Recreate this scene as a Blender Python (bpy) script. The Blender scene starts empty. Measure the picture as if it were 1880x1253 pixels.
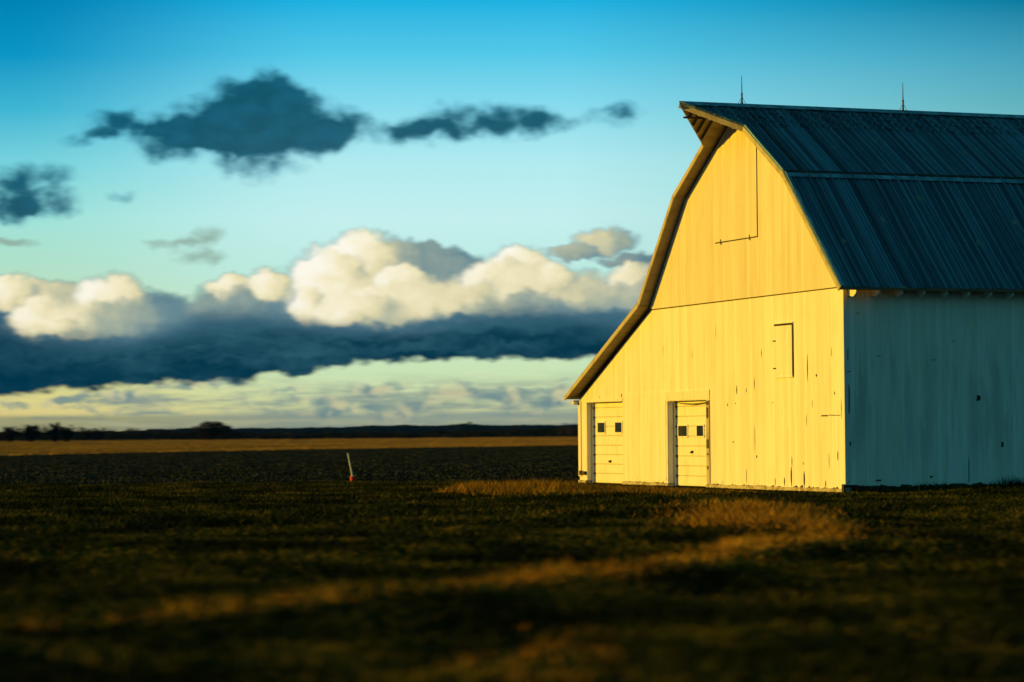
import bpy, bmesh, math, random
import numpy as np
from mathutils import Vector, Matrix

random.seed(7)
rng = np.random.default_rng(7)
C = bpy.context.scene.collection
sc = bpy.context.scene
R = math.radians

# ------------------------------------------------------------------ camera
CAM = Vector((61.66, -33.14, 1.571))
YAW, PITCH, ROLL, FPX = -1.1997, 0.0343, -0.0077, 4975.0
fwd = Vector((math.sin(YAW) * math.cos(PITCH), math.cos(YAW) * math.cos(PITCH), math.sin(PITCH)))
r0 = Vector((math.cos(YAW), -math.sin(YAW), 0))
u0 = r0.cross(fwd)
rt = r0 * math.cos(ROLL) + u0 * math.sin(ROLL)
up = -r0 * math.sin(ROLL) + u0 * math.cos(ROLL)
fh = Vector((math.sin(YAW), math.cos(YAW), 0))          # level forward
cam = bpy.data.cameras.new('camera')
cam.lens = 36 * FPX / 1880
cam.clip_start = 0.5
cam.clip_end = 40000
cam.dof.use_dof = True
cam.dof.focus_distance = 73
cam.dof.aperture_fstop = 1.7
cam.dof.aperture_ratio = 0.33
co = bpy.data.objects.new('camera', cam)
M = Matrix((rt, up, -fwd)).transposed().to_4x4()
M.translation = CAM
co.matrix_world = M
C.objects.link(co)
sc.camera = co

sc.view_settings.view_transform = 'Standard'
sc.view_settings.look = 'None'
sc.view_settings.exposure = 0
sc.view_settings.gamma = 1
sc.view_settings.use_curve_mapping = False

# ------------------------------------------------------------------ sun
SUN_AZ, SUN_EL = -2.683, R(7.5)          # azimuth from +Y towards +X
sdir = Vector((math.sin(SUN_AZ) * math.cos(SUN_EL), math.cos(SUN_AZ) * math.cos(SUN_EL), math.sin(SUN_EL)))
sl = bpy.data.lights.new('sun', 'SUN')
sl.energy = 5.0
sl.angle = R(0.6)
sl.color = (1.0, 0.58, 0.016)
so = bpy.data.objects.new('sun', sl)
so.rotation_euler = (-sdir).to_track_quat('-Z', 'Y').to_euler()
C.objects.link(so)


def lin(r, g, b):
    f = lambda c: (c / 255 / 12.92) if c / 255 <= .04045 else ((c / 255 + .055) / 1.055) ** 2.4
    return (f(r), f(g), f(b), 1)


def uv(px, py):
    """photo direction -> (azimuth from the view, elevation) in hundredths of FPX"""
    d = fwd + rt * ((px - 940) / FPX) - up * ((py - 626.5) / FPX)
    d.normalize()
    return math.atan2(d.dot(r0), d.dot(fh)) * FPX / 100, math.asin(d.z) * FPX / 100


# ------------------------------------------------------------------ world
class NB:
    def __init__(s, nt):
        s.nt = nt

    def n(s, typ, **kw):
        nd = s.nt.nodes.new(typ)
        for k, v in kw.items():
            setattr(nd, k, v)
        return nd

    def put(s, sock, v):
        if v is None:
            return
        if hasattr(v, 'is_linked') or hasattr(v, 'links'):
            s.nt.links.new(v, sock)
        else:
            sock.default_value = v

    def m(s, op, a, b=None, c=None, clamp=False):
        nd = s.n('ShaderNodeMath', operation=op, use_clamp=clamp)
        s.put(nd.inputs[0], a); s.put(nd.inputs[1], b); s.put(nd.inputs[2], c)
        return nd.outputs[0]

    def v(s, op, a, b=None, sc_=None):
        nd = s.n('ShaderNodeVectorMath', operation=op)
        s.put(nd.inputs[0], a); s.put(nd.inputs[1], b)
        if sc_ is not None:
            s.put(nd.inputs['Scale'], sc_)
        return nd.outputs['Value'] if op in ('DOT_PRODUCT', 'LENGTH') else nd.outputs[0]

    def ss(s, x, a, b, lo=0.0, hi=1.0, smooth=True):
        nd = s.n('ShaderNodeMapRange', interpolation_type='SMOOTHSTEP' if smooth else 'LINEAR')
        for i, q in enumerate((x, a, b, lo, hi)):
            s.put(nd.inputs[i], q)
        return nd.outputs[0]

    def mix(s, f, a, b, blend='MIX'):
        nd = s.n('ShaderNodeMix', data_type='RGBA', blend_type=blend)
        s.put(nd.inputs[0], f); s.put(nd.inputs[6], a); s.put(nd.inputs[7], b)
        return nd.outputs[2]

    def noise(s, vec, scale, detail=4, rough=.5, lac=2.0, dist=0.0, out=0):
        nd = s.n('ShaderNodeTexNoise')
        s.put(nd.inputs['Vector'], vec); nd.inputs['Scale'].default_value = scale
        nd.inputs['Detail'].default_value = detail; nd.inputs['Roughness'].default_value = rough
        nd.inputs['Lacunarity'].default_value = lac; nd.inputs['Distortion'].default_value = dist
        return nd.outputs[out]

    def xyz(s, x, y, z=0.0):
        nd = s.n('ShaderNodeCombineXYZ')
        s.put(nd.inputs[0], x); s.put(nd.inputs[1], y); s.put(nd.inputs[2], z)
        return nd.outputs[0]

    def ramp(s, f, stops, interp='LINEAR'):
        nd = s.n('ShaderNodeValToRGB')
        cr = nd.color_ramp
        cr.interpolation = interp
        while len(cr.elements) < len(stops):
            cr.elements.new(0.5)
        for e, (p, c) in zip(cr.elements, sorted(stops, key=lambda q: q[0])):
            e.position = p; e.color = c
        s.put(nd.inputs[0], f)
        return nd.outputs[0]

    def curve(s, x, pts, x0, x1, y0, y1):
        nd = s.n('ShaderNodeFloatCurve')
        cu = nd.mapping.curves[0]
        P = [(min(1, max(0, (a - x0) / (x1 - x0))), (b - y0) / (y1 - y0)) for a, b in pts]
        cu.points[0].location = P[0]; cu.points[1].location = P[-1]
        for p in P[1:-1]:
            cu.points.new(*p)
        nd.mapping.update()
        s.put(nd.inputs[1], s.ss(x, x0, x1, 0.0, 1.0, False))
        return s.m('MULTIPLY_ADD', nd.outputs[0], y1 - y0, y0)


def blob_group():
    g = bpy.data.node_groups.new('cloud_billow', 'ShaderNodeTree')
    I = g.interface
    for nm, ty in (('P', 'NodeSocketVector'), ('C', 'NodeSocketVector'), ('InvR', 'NodeSocketVector'),
                   ('Bright', 'NodeSocketFloat'), ('Soft', 'NodeSocketFloat'), ('Bump', 'NodeSocketVector'),
                   ('Color', 'NodeSocketColor'), ('Alpha', 'NodeSocketFloat')):
        I.new_socket(nm, in_out='INPUT', socket_type=ty)
    I.new_socket('Color', in_out='OUTPUT', socket_type='NodeSocketColor')
    I.new_socket('Alpha', in_out='OUTPUT', socket_type='NodeSocketFloat')
    I.new_socket('P', in_out='OUTPUT', socket_type='NodeSocketVector')
    b = NB(g)
    gi = b.n('NodeGroupInput'); go = b.n('NodeGroupOutput')
    q = b.v('MULTIPLY', b.v('SUBTRACT', gi.outputs['P'], gi.outputs['C']), gi.outputs['InvR'])
    r2 = b.v('DOT_PRODUCT', q, q)
    nz = b.m('SQRT', b.m('SUBTRACT', 1.0, r2, clamp=True))
    sx = b.n('ShaderNodeSeparateXYZ'); b.put(sx.inputs[0], b.v('ADD', q, gi.outputs['Bump']))
    li = b.v('DOT_PRODUCT', b.xyz(sx.outputs[0], sx.outputs[1], nz), (-0.55, 0.30, 0.66))
    t = b.m('MULTIPLY', b.ss(li, -0.60, 0.95, .12, 1.0, False), gi.outputs['Bright'], clamp=True)
    col = b.ramp(t, [(0, lin(52, 96, 118)), (.25, lin(105, 140, 150)), (.45, lin(170, 180, 160)),
                     (.62, lin(225, 216, 172)), (.80, lin(246, 236, 198)), (1, lin(255, 251, 235))])
    a = b.ss(r2, 1.0, b.m('SUBTRACT', 1.0, gi.outputs['Soft']))
    cm = b.mix(a, gi.outputs['Color'], col)
    al = b.m('MAXIMUM', a, gi.outputs['Alpha'])
    g.links.new(cm, go.inputs['Color']); g.links.new(al, go.inputs['Alpha'])
    # a vanishing dependence keeps the billows evaluated one after another
    tiny = b.m('MULTIPLY', b.v('DOT_PRODUCT', cm, (1, 1, 1)), 1e-7)
    g.links.new(b.v('ADD', gi.outputs['P'], tiny), go.inputs['P'])
    return g


def build_world():
    w = bpy.data.worlds.new('World')
    sc.world = w
    w.use_nodes = True
    nt = w.node_tree
    nt.nodes.clear()
    b = NB(nt)
    tc = b.n('ShaderNodeTexCoord')
    d = tc.outputs['Generated']
    df = b.v('DOT_PRODUCT', d, tuple(fh)); dr = b.v('DOT_PRODUCT', d, tuple(r0))
    sz = b.n('ShaderNodeSeparateXYZ'); b.put(sz.inputs[0], d)
    U = b.m('MULTIPLY', b.m('ARCTAN2', dr, df), FPX / 100)
    V = b.m('MULTIPLY', b.m('ARCSINE', sz.outputs[2]), FPX / 100)
    P = b.xyz(U, V)

    # clear sky: three elevation ramps blended by azimuth
    def sky(rows, px):
        st = [(min(1, max(0, uv(px, y)[1] / 10.0)), lin(*c)) for y, c in rows]
        return b.ramp(b.m('DIVIDE', V, 10.0), st)
    mid = sky([(0, (26, 177, 226)), (100, (84, 201, 233)), (200, (138, 221, 239)), (300, (178, 236, 241)),
               (400, (197, 241, 240)), (500, (192, 238, 228)), (600, (200, 236, 200)), (690, (208, 232, 184)),
               (750, (212, 218, 160)), (795, (188, 190, 150))], 700)
    lef = sky([(0, (0, 130, 182)), (100, (8, 150, 198)), (200, (62, 182, 212)), (300, (120, 212, 222)),
               (400, (160, 228, 218)), (500, (180, 226, 200)), (620, (210, 222, 165)), (710, (227, 221, 140)),
               (765, (234, 215, 138)), (805, (195, 184, 128))], 0)
    rig = sky([(0, (4, 120, 156)), (100, (66, 158, 186)), (200, (98, 178, 188)), (300, (130, 200, 200)),
               (500, (150, 205, 190)), (700, (170, 200, 150)), (795, (150, 160, 120))], 1880)
    ul = uv(0, 400)[0]; um = uv(640, 400)[0]; ur = uv(1880, 400)[0]
    col = b.mix(b.ss(U, um + 4.0, ur + .5, smooth=False), b.mix(b.ss(U, ul, um), lef, mid), rig)
    # above the picture the blue deepens to the zenith
    col = b.mix(b.ss(V, 7.8, 22.0), col, lin(0, 92, 140))
    col = b.mix(b.ss(V, 20.0, 60.0), col, lin(8, 62, 98))

    clear = col
    # warping noises
    w1 = b.v('SUBTRACT', b.noise(P, 1.3, 6, .58, out=1), (.5, .5, .5))
    w2 = b.v('SUBTRACT', b.noise(P, 3.4, 5, .6, out=1), (.5, .5, .5))
    wf = b.noise(b.v('MULTIPLY', P, (.55, 1.35, 1)), 3.0, 6, .62)
    Pw = b.v('ADD', P, b.v('SCALE', w2, sc_=.42))
    Pw = b.v('ADD', Pw, b.v('SCALE', w1, sc_=.55))

    # ragged thin clouds
    def wisps(items, lo, hi, rough=1.9, nz=None):
        nz = nz or wf
        F = None
        Q = b.v('ADD', P, b.v('SCALE', w1, sc_=.75))
        for (x, y, rx, ry, wt) in items:
            c = uv(x, y)
            q = b.v('MULTIPLY', b.v('SUBTRACT', Q, (c[0], c[1], 0)), (100 / (rx * 1.5), 100 / (ry * 1.5), 0))
            f = b.m('MULTIPLY', b.m('SUBTRACT', 1.0, b.v('DOT_PRODUCT', q, q), clamp=True), wt)
            F = f if F is None else b.m('ADD', F, f)
            Q = b.v('ADD', Q, b.m('MULTIPLY', F, 1e-7))
        g = b.m('MULTIPLY_ADD', b.m('SUBTRACT', nz, .5), rough, 0.0)
        g = b.m('MULTIPLY', g, b.ss(F, 0.0, .25))
        return b.ss(b.m('ADD', F, g), lo, hi), F

    # low stratus near the horizon
    hs = b.xyz(b.m('MULTIPLY', U, .42), b.m('MULTIPLY', V, 3.4))
    ns = b.noise(hs, 1.5, 7, .58)
    band = b.m('MULTIPLY', b.ss(V, .15, .40, smooth=True), b.ss(V, 1.25, .62))
    cov = b.ss(b.m('ADD', ns, b.m('MULTIPLY', b.ss(U, -9.4, 1.0), .10)), .44, .66)
    scol = b.mix(b.ss(ns, .45, .75), lin(150, 166, 150), lin(104, 134, 142))
    col = b.mix(b.m('MULTIPLY', b.m('MULTIPLY', cov, band), .82), col, scol)
    # flat grey layer low on the left, brighter streak above the hills
    lay = b.m('MULTIPLY', b.ss(V, .08, .16), b.ss(b.m('ADD', V, b.m('MULTIPLY', ns, .12)), .50, .40))
    col = b.mix(b.m('MULTIPLY', lay, .75), col, b.mix(b.ss(U, -9.4, -2), lin(150, 152, 112), lin(142, 158, 148)))
    st = b.m('MULTIPLY', b.ss(V, .14, .20), b.ss(V, .34, .24))
    col = b.mix(b.m('MULTIPLY', b.m('MULTIPLY', st, b.ss(ns, .40, .62)), .6), col, lin(206, 202, 152))
    puffs = [(340, 710, 46, 9, .9), (210, 726, 50, 8, .9), (110, 733, 40, 7, .8), (420, 708, 40, 7, .8), (280, 752, 60, 5, .5), (150, 755, 70, 5, .5), (1000, 722, 60, 6, .7), (740, 765, 90, 5, .5), (620, 740, 30, 14, .9), (690, 712, 55, 11, .9), (740, 742, 70, 10, .8), (820, 722, 40, 13, .9), (905, 728, 50, 10, .8),
             (560, 735, 60, 9, .7), (470, 752, 60, 6, .5), (300, 740, 22, 5, .7), (220, 735, 30, 8, .8), (130, 738, 40, 7, .8),
             (1000, 705, 40, 6, .5), (960, 745, 70, 12, .7), (520, 712, 50, 6, .7), (380, 718, 30, 5, .6), (20, 742, 30, 6, .9),
             (440, 742, 30, 4, .6), (880, 690, 25, 5, .5), (640, 755, 100, 8, .7), (1040, 735, 40, 10, .7)]
    pa, pF = wisps(puffs, .06, 1.15, 1.5)
    col = b.mix(b.m('MULTIPLY', pa, .85), col, b.mix(b.ss(w1, .0, .3) if False else b.ss(b.noise(P, 2.2, 3, .5), .45, .6), lin(108, 140, 146), lin(205, 200, 160)))

    # beige veils high up
    be, _ = wisps([(372, 430, 38, 20, .85), (305, 446, 38, 11, .7), (372, 472, 48, 14, .8), (22, 447, 40, 9, 1.0),
                   (190, 322, 30, 6, .35), (850, 300, 30, 9, .3), (520, 490, 40, 8, .4), (255, 470, 30, 8, .3), (830, 320, 40, 6, .3)], .22, 1.0, 1.2)
    col = b.mix(b.m('MULTIPLY', be, .85), col, lin(142, 172, 158))
    # dark teal clouds
    wg = b.noise(b.v('MULTIPLY', P, (.85, 1.1, 1)), 2.4, 8, .54)
    dk, dF = wisps([(470, 205, 85, 56, 1.1), (565, 228, 85, 46, 1.1), (385, 240, 95, 42, 1.1), (320, 258, 60, 30, .9), (205, 232, 42, 24, 1.1),
                    (155, 254, 42, 13, .9), (270, 225, 50, 20, .6), (475, 172, 60, 32, .9), (620, 236, 38, 28, .8), (480, 302, 66, 30, 1.0), (490, 268, 110, 18, .8),
                    (728, 246, 46, 24, 1.0), (850, 225, 72, 30, 1.1), (960, 226, 64, 28, 1.1), (1000, 230, 30, 18, .6), (795, 248, 60, 20, .8),
                    (1108, 216, 52, 16, .7), (1150, 203, 32, 10, .6),
                    (62, 328, 58, 22, 1.0), (14, 365, 40, 30, .9), (84, 373, 50, 21, 1.05), (20, 393, 50, 17, .9), (225, 352, 24, 10, .7)],
                   -.02, 1.45, 2.0, wg)
    dcol = b.mix(b.ss(b.m('ADD', dF, b.m('MULTIPLY', b.m('SUBTRACT', wg, .5), 2.6)), .25, 1.5), lin(40, 138, 168), lin(0, 74, 96))
    dcol = b.mix(b.ss(wg, .35, .70, .0, .40), dcol, lin(18, 104, 134))
    high = b.mix(b.m('MULTIPLY', dk, .96), clear, dcol)

    # grey body of the bank behind the billows
    def prof(pts):
        return b.curve(U, [(uv(x, y)[0], uv(x, y)[1]) for x, y in pts], -20, 20, -2, 6)
    body = prof([(-900, 560), (-300, 545), (0, 560), (100, 560), (240, 545), (300, 548), (350, 560), (420, 545), (520, 535), (600, 520), (760, 500), (860, 505),
                 (960, 520), (1100, 520), (1200, 520), (2600, 520)])
    top = prof([(-900, 640), (-300, 610), (0, 592), (50, 614), (120, 622), (200, 624), (290, 606), (380, 582), (460, 574), (530, 586),
                (600, 600), (680, 605), (780, 602), (840, 588), (900, 576), (1000, 572), (1100, 582), (1200, 592), (1500, 600), (2600, 620)])
    bot = prof([(-900, 760), (-300, 742), (0, 730), (90, 720), (200, 712), (320, 704), (440, 702), (500, 690), (560, 688), (640, 672),
                (720, 667), (800, 663), (900, 663), (1000, 662), (1100, 661), (1500, 656), (2600, 650)])
    bodyk = b.ss(V, b.m('ADD', bot, .04), b.m('ADD', bot, .22))
    bodya = b.ss(b.m('ADD', V, b.m('MULTIPLY', b.m('SUBTRACT', wf, .5), .5)), b.m('ADD', body, .16), b.m('SUBTRACT', body, .12))
    bodya = b.m('MULTIPLY', bodya, bodyk)
    colbase = b.mix(bodya, col, b.mix(b.ss(wf, .35, .65), lin(62, 104, 124), lin(92, 128, 142)))
    # cumulus bank: soft billows lit from the left, back to front
    G = blob_group()
    bump = b.v('ADD', b.v('SCALE', b.v('SUBTRACT', b.noise(P, 2.4, 6, .58, out=1), (.5, .5, .5)), sc_=1.0), b.v('SCALE', w2, sc_=.60))
    ccol, calpha, Pcur = lin(70, 108, 126), 0.0, Pw
    blobs = [
        # back row, shaded
        (780, 498, 118, 52, .40, .5), (855, 500, 60, 32, .34, .6), (710, 480, 80, 48, .58, .7), (1180, 500, 60, 40, .5, .8),
        (1115, 440, 68, 26, .62, .9), (1060, 462, 55, 14, .5, .9), (1160, 475, 70, 14, .35, .8),
        (55, 545, 62, 36, .85, .6), (120, 548, 70, 32, .62, .8), (290, 585, 95, 52, .30, .9),
        (350, 590, 90, 45, .24, .9), (420, 565, 80, 48, .36, .9), (425, 530, 50, 30, .90, .7), (480, 565, 95, 45, .36, .9),
        (495, 522, 46, 32, .92, .7), (540, 590, 60, 40, .26, .9),
        # left group
        (15, 540, 60, 34, .92, .7), (70, 588, 60, 38, .92, .7), (205, 552, 66, 50, .98, .7), (150, 590, 90, 42, .80, .9),
        (240, 590, 95, 42, .48, .95), (95, 600, 62, 22, .9, .9),
        # central tower
        (655, 482, 74, 54, 1.06, .6), (600, 505, 70, 52, 1.08, .6), (620, 548, 100, 54, .98, .8),
        (565, 555, 42, 36, .98, .8), (740, 525, 60, 42, .96, .6), (715, 562, 115, 42, .90, .9), (805, 548, 80, 40, .78, .95),
        (650, 572, 95, 30, .92, .9),
        # right group
        (955, 492, 66, 44, 1.02, .7), (905, 520, 68, 44, .94, .7), (870, 548, 80, 34, .74, .95), (985, 530, 85, 46, .80, .95),
        (1060, 535, 85, 42, .70, .95), (1025, 508, 44, 32, .86, .9), (1155, 516, 60, 36, .86, .8), (1110, 545, 90, 36, .58, .95),
        (1190, 545, 70, 40, .5, .95), (960, 562, 120, 24, .48, .95),
        # beyond the frame and behind the barn
        (1330, 520, 140, 50, .7, .7), (1500, 530, 140, 45, .6, .7), (-140, 560, 130, 55, .8, .7), (-330, 560, 140, 60, .7, .7)]
    for (x, y, rx, ry, br, sf) in blobs:
        c = uv(x, y)
        g = b.n('ShaderNodeGroup'); g.node_tree = G
        b.put(g.inputs['P'], Pcur)
        g.inputs['C'].default_value = (c[0], c[1], 0)
        g.inputs['InvR'].default_value = (100 / rx / 1.12, 100 / ry / 1.12, 0)
        g.inputs['Bright'].default_value = br
        g.inputs['Soft'].default_value = sf * .82
        b.put(g.inputs['Bump'], bump)
        b.put(g.inputs['Color'], ccol); b.put(g.inputs['Alpha'], calpha)
        ccol, calpha, Pcur = g.outputs['Color'], g.outputs['Alpha'], g.outputs['P']
    col = b.mix(calpha, colbase, ccol)

    # dark flat base of the bank
    hn = b.noise(b.v('MULTIPLY', P, (.5, 1.2, 1)), 1.9, 6, .6)
    hn = b.m('SUBTRACT', hn, .5)
    tm = b.ss(b.m('ADD', V, b.m('MULTIPLY', hn, .50)), b.m('ADD', top, .24), b.m('SUBTRACT', top, .22))
    bn = b.m('SUBTRACT', b.noise(b.v('MULTIPLY', P, (.9, 1.6, 1)), 2.4, 5, .55), .5)
    bm_ = b.ss(b.m('ADD', V, b.m('MULTIPLY', bn, .42)), b.m('SUBTRACT', bot, .035), b.m('ADD', bot, .085))
    streak = b.noise(b.v('MULTIPLY', Pw, (.26, 1.5, 1)), 1.6, 7, .60)
    rel = b.ss(V, b.m('ADD', bot, .1), b.m('ADD', top, .1))
    bc = b.mix(b.ss(b.m('ADD', streak, b.m('MULTIPLY', rel, .20)), .38, .78), lin(0, 50, 70), lin(44, 92, 108))
    bc = b.mix(b.m('MULTIPLY', b.ss(rel, .55, 1.0), .6), bc, lin(64, 104, 124))
    bc = b.mix(b.ss(U, -6, -10, 0, .55), bc, lin(0, 50, 72))
    col = b.mix(b.m('MULTIPLY', tm, bm_), col, bc)

    # three closures so that most light rays only pay for the plain dimmed sky out of view
    def bgn(c, k=1.0):
        nd = b.n('ShaderNodeBackground'); b.put(nd.inputs[0], c); nd.inputs[1].default_value = k
        return nd.outputs[0]

    def mixs(f, a, c):
        nd = b.n('ShaderNodeMixShader'); b.put(nd.inputs[0], f)
        nt.links.new(a, nd.inputs[1]); nt.links.new(c, nd.inputs[2])
        return nd.outputs[0]
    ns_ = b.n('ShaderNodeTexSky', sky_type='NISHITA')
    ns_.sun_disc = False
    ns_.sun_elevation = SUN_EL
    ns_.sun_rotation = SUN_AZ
    unseen_sky = b.ramp(b.m('DIVIDE', V, 78.0), [(0, (.055, .185, .170, 1)), (.12, (.038, .190, .215, 1)), (.35, (.018, .175, .235, 1)), (.7, (.004, .06, .10, 1)), (1, (.003, .045, .08, 1))])  # sky out of view, dimmed and tinted to set side wall and ground light
    unseen_sky = b.mix(1.0, unseen_sky, b.mix(1.0, ns_.outputs[0], (.004, .008, .008, 1), 'MULTIPLY'), 'ADD')
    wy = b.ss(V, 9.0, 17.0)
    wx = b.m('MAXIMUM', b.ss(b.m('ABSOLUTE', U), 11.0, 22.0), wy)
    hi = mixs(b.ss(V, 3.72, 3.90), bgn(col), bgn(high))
    fin = mixs(wx, hi, bgn(unseen_sky))
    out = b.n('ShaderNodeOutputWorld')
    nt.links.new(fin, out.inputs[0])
    w.cycles.sampling_method = 'MANUAL'
    w.cycles.sample_map_resolution = 512


build_world()


# ------------------------------------------------------------------ materials
def mat(name, base, rough=.8, metal=0.0, build=None):
    m = bpy.data.materials.new(name)
    m.use_nodes = True
    nt = m.node_tree
    p = nt.nodes['Principled BSDF']
    p.inputs['Base Color'].default_value = (*base, 1)
    p.inputs['Roughness'].default_value = rough
    p.inputs['Metallic'].default_value = metal
    if build:
        build(NB(nt), p)
    return m


def objco(b, sc3=(1, 1, 1)):
    t = b.n('ShaderNodeTexCoord')
    return b.v('MULTIPLY', t.outputs['Object'], sc3)


def bump(b, p, h, strength=.5, dist=.01):
    nd = b.n('ShaderNodeBump')
    nd.inputs['Strength'].default_value = strength
    nd.inputs['Distance'].default_value = dist
    b.put(nd.inputs['Height'], h)
    b.put(p.inputs['Normal'], nd.outputs[0])


def boards(paint, axis, chip=.60, streak=0.0, board=.19):
    """old painted vertical boards; axis = 0 along X, 1 along Y"""
    def f(b, p):
        o = objco(b)
        s = b.n('ShaderNodeSeparateXYZ'); b.put(s.inputs[0], o)
        a = s.outputs[axis]; z = s.outputs[2]
        k = b.m('DIVIDE', a, board)
        fl = b.m('FLOOR', k)
        fr = b.m('SUBTRACT', k, fl)
        wn = b.n('ShaderNodeTexWhiteNoise', noise_dimensions='1D'); b.put(wn.inputs['W'], fl)
        groove = b.ss(b.m('ABSOLUTE', b.m('SUBTRACT', fr, .5)), .46, .5)
        grain = b.noise(b.v('MULTIPLY', o, (22, 22, 1.1)), 1, 5, .6)
        fine = b.noise(b.v('MULTIPLY', o, (7, 7, .55)), 1.0, 6, .65)
        c = b.mix(b.m('MULTIPLY', wn.outputs[0], .6), (*paint, 1), (paint[0] * .82, paint[1] * .76, paint[2] * .64, 1))
        wash = b.noise(b.v('MULTIPLY', o, (1.1, 1.1, .5)), 1.0, 5, .6)
        c = b.mix(b.ss(wash, .45, .7, 0, .22), c, (paint[0] * .78, paint[1] * .70, paint[2] * .55, 1))
        c = b.mix(b.ss(fine, .48, .72, 0, .40), c, (paint[0] * .66, paint[1] * .58, paint[2] * .46, 1))
        if streak:
            st = b.noise(b.v('MULTIPLY', o, (2.6, 2.6, .32)), 1.0, 4, .6)
            hh = b.m('MULTIPLY', b.ss(z, .3, 1.6), b.ss(z, 4.2, 3.0))
            c = b.mix(b.m('MULTIPLY', b.ss(st, .46, .62, 0, streak), b.m('ADD', .3, hh)), c, (.22, .24, .24, 1))
        # flaked paint: vertical slivers, more of them low down and along board joints
        chips = b.noise(b.v('MULTIPLY', o, (19, 19, 2.4)), 1.0, 5, .66)
        low = b.ss(z, 2.6, 0.0, 0, .085)
        vlow = b.ss(z, .42, .02, 0, .10)
        joint = b.m('MULTIPLY', groove, .06)
        tot = b.m('ADD', b.m('ADD', chips, low), b.m('ADD', vlow, joint))
        big = b.noise(b.v('MULTIPLY', o, (.5, .5, .35)), 1.0, 2, .5)
        tot = b.m('ADD', tot, b.m('MULTIPLY', b.m('SUBTRACT', big, .5), .12))
        ch = b.ss(tot, chip + .13, chip + .17)
        c = b.mix(b.m('MULTIPLY', ch, .85), c, (.115, .08, .05, 1))
        c = b.mix(b.m('MULTIPLY', groove, .16), c, (.25, .2, .14, 1))
        b.put(p.inputs['Base Color'], c)
        h = b.m('ADD', b.m('MULTIPLY', groove, -1.0), b.m('MULTIPLY', grain, .28))
        h = b.m('ADD', h, b.m('MULTIPLY', wn.outputs[0], .5))
        h = b.m('SUBTRACT', h, b.m('MULTIPLY', ch, .5))
        bump(b, p, h, .55, .008)
    return f


def simple_noise(c1, c2, scale=(3, 3, 3), lo=.4, hi=.65, bs=.3, bd=.01):
    def f(b, p):
        o = objco(b, scale)
        n = b.noise(o, 1.0, 5, .6)
        b.put(p.inputs['Base Color'], b.mix(b.ss(n, lo, hi), (*c1, 1), (*c2, 1)))
        if bs:
            bump(b, p, b.noise(o, 3.0, 4, .6), bs, bd)
    return f


def metal_roof(b, p):
    o = objco(b)
    s = b.n('ShaderNodeSeparateXYZ'); b.put(s.inputs[0], o)
    fl = b.m('FLOOR', b.m('DIVIDE', s.outputs[1], .66))
    wn = b.n('ShaderNodeTexWhiteNoise', noise_dimensions='1D'); b.put(wn.inputs['W'], fl)
    run = b.noise(b.v('MULTIPLY', o, (.06, 9, .06)), 1.0, 4, .55)
    blot = b.noise(b.v('MULTIPLY', o, (.8, 1.5, .8)), 1.0, 5, .6)
    c = b.mix(b.ss(run, .38, .66), (.08, .18, .25, 1), (.24, .48, .60, 1))
    c = b.mix(b.ss(blot, .55, .8, 0, .3), c, (.07, .11, .13, 1))
    c = b.mix(b.m('MULTIPLY', wn.outputs[0], .35), c, (.06, .09, .11, 1))
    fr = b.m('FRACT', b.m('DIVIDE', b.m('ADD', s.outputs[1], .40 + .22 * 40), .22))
    crest_light = b.ss(b.m('ABSOLUTE', b.m('SUBTRACT', fr, .13)), .15, .07)  # rib highlights painted into the colour, soft skylight leaves the relief faint
    c = b.mix(b.m('MULTIPLY', crest_light, b.ss(run, .3, .6, .25, .75)), c, (.30, .56, .68, 1))
    trough_shade = b.ss(b.m('ABSOLUTE', b.m('SUBTRACT', fr, .36)), .09, .02)  # dark line beside each rib painted in to deepen the relief
    c = b.mix(b.m('MULTIPLY', trough_shade, .6), c, (.03, .06, .08, 1))
    b.put(p.inputs['Base Color'], c)
    b.put(p.inputs['Roughness'], b.ss(blot, .3, .7, .42, .66))
    bump(b, p, b.m('ADD', run, b.m('MULTIPLY', blot, .6)), .35, .006)


WHITE = (.80, .77, .70)
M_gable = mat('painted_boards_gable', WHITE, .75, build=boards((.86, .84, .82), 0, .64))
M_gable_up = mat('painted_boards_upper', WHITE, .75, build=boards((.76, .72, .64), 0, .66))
M_side = mat('painted_boards_side', WHITE, .8, build=boards((.86, .84, .79), 1, .65, streak=.24, board=.15))
M_trim = mat('painted_trim', (.76, .73, .65), .7, build=simple_noise((.78, .75, .68), (.58, .5, .38), (9, 9, 2.0), .5, .8))
M_old = mat('weathered_trim', (.5, .42, .3), .85, build=simple_noise((.50, .43, .31), (.30, .24, .15), (3, 3, 1.5), .45, .75))
M_soffit = mat('soffit_boards', (.30, .24, .16), .9, build=simple_noise((.34, .27, .17), (.24, .18, .11), (7, 1.2, 2), .4, .7))
M_dark = mat('bare_dark_wood', (.035, .026, .018), .9, build=simple_noise((.05, .036, .024), (.02, .015, .01), (8, 8, 2)))
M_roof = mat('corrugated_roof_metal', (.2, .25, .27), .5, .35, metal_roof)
M_flash = mat('roof_flashing', (.2, .34, .40), .55, .2, simple_noise((.24, .40, .47), (.12, .20, .24), (2, 3, 2), .35, .6))
M_door = mat('door_paint', (.82, .79, .70), .55, build=simple_noise((.82, .79, .70), (.72, .67, .55), (3, 3, 1.5), .45, .75, .1))
M_glass = mat('dark_glass', (.02, .022, .02), .15)
M_iron = mat('rusty_iron', (.06, .04, .03), .7, .3, simple_noise((.07, .045, .03), (.03, .025, .02), (20, 20, 20)))
M_cond = mat('rod_metal', (.03, .06, .07), .6, .3, simple_noise((.035, .07, .08), (.02, .04, .05), (9, 9, 9), bs=0))
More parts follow.
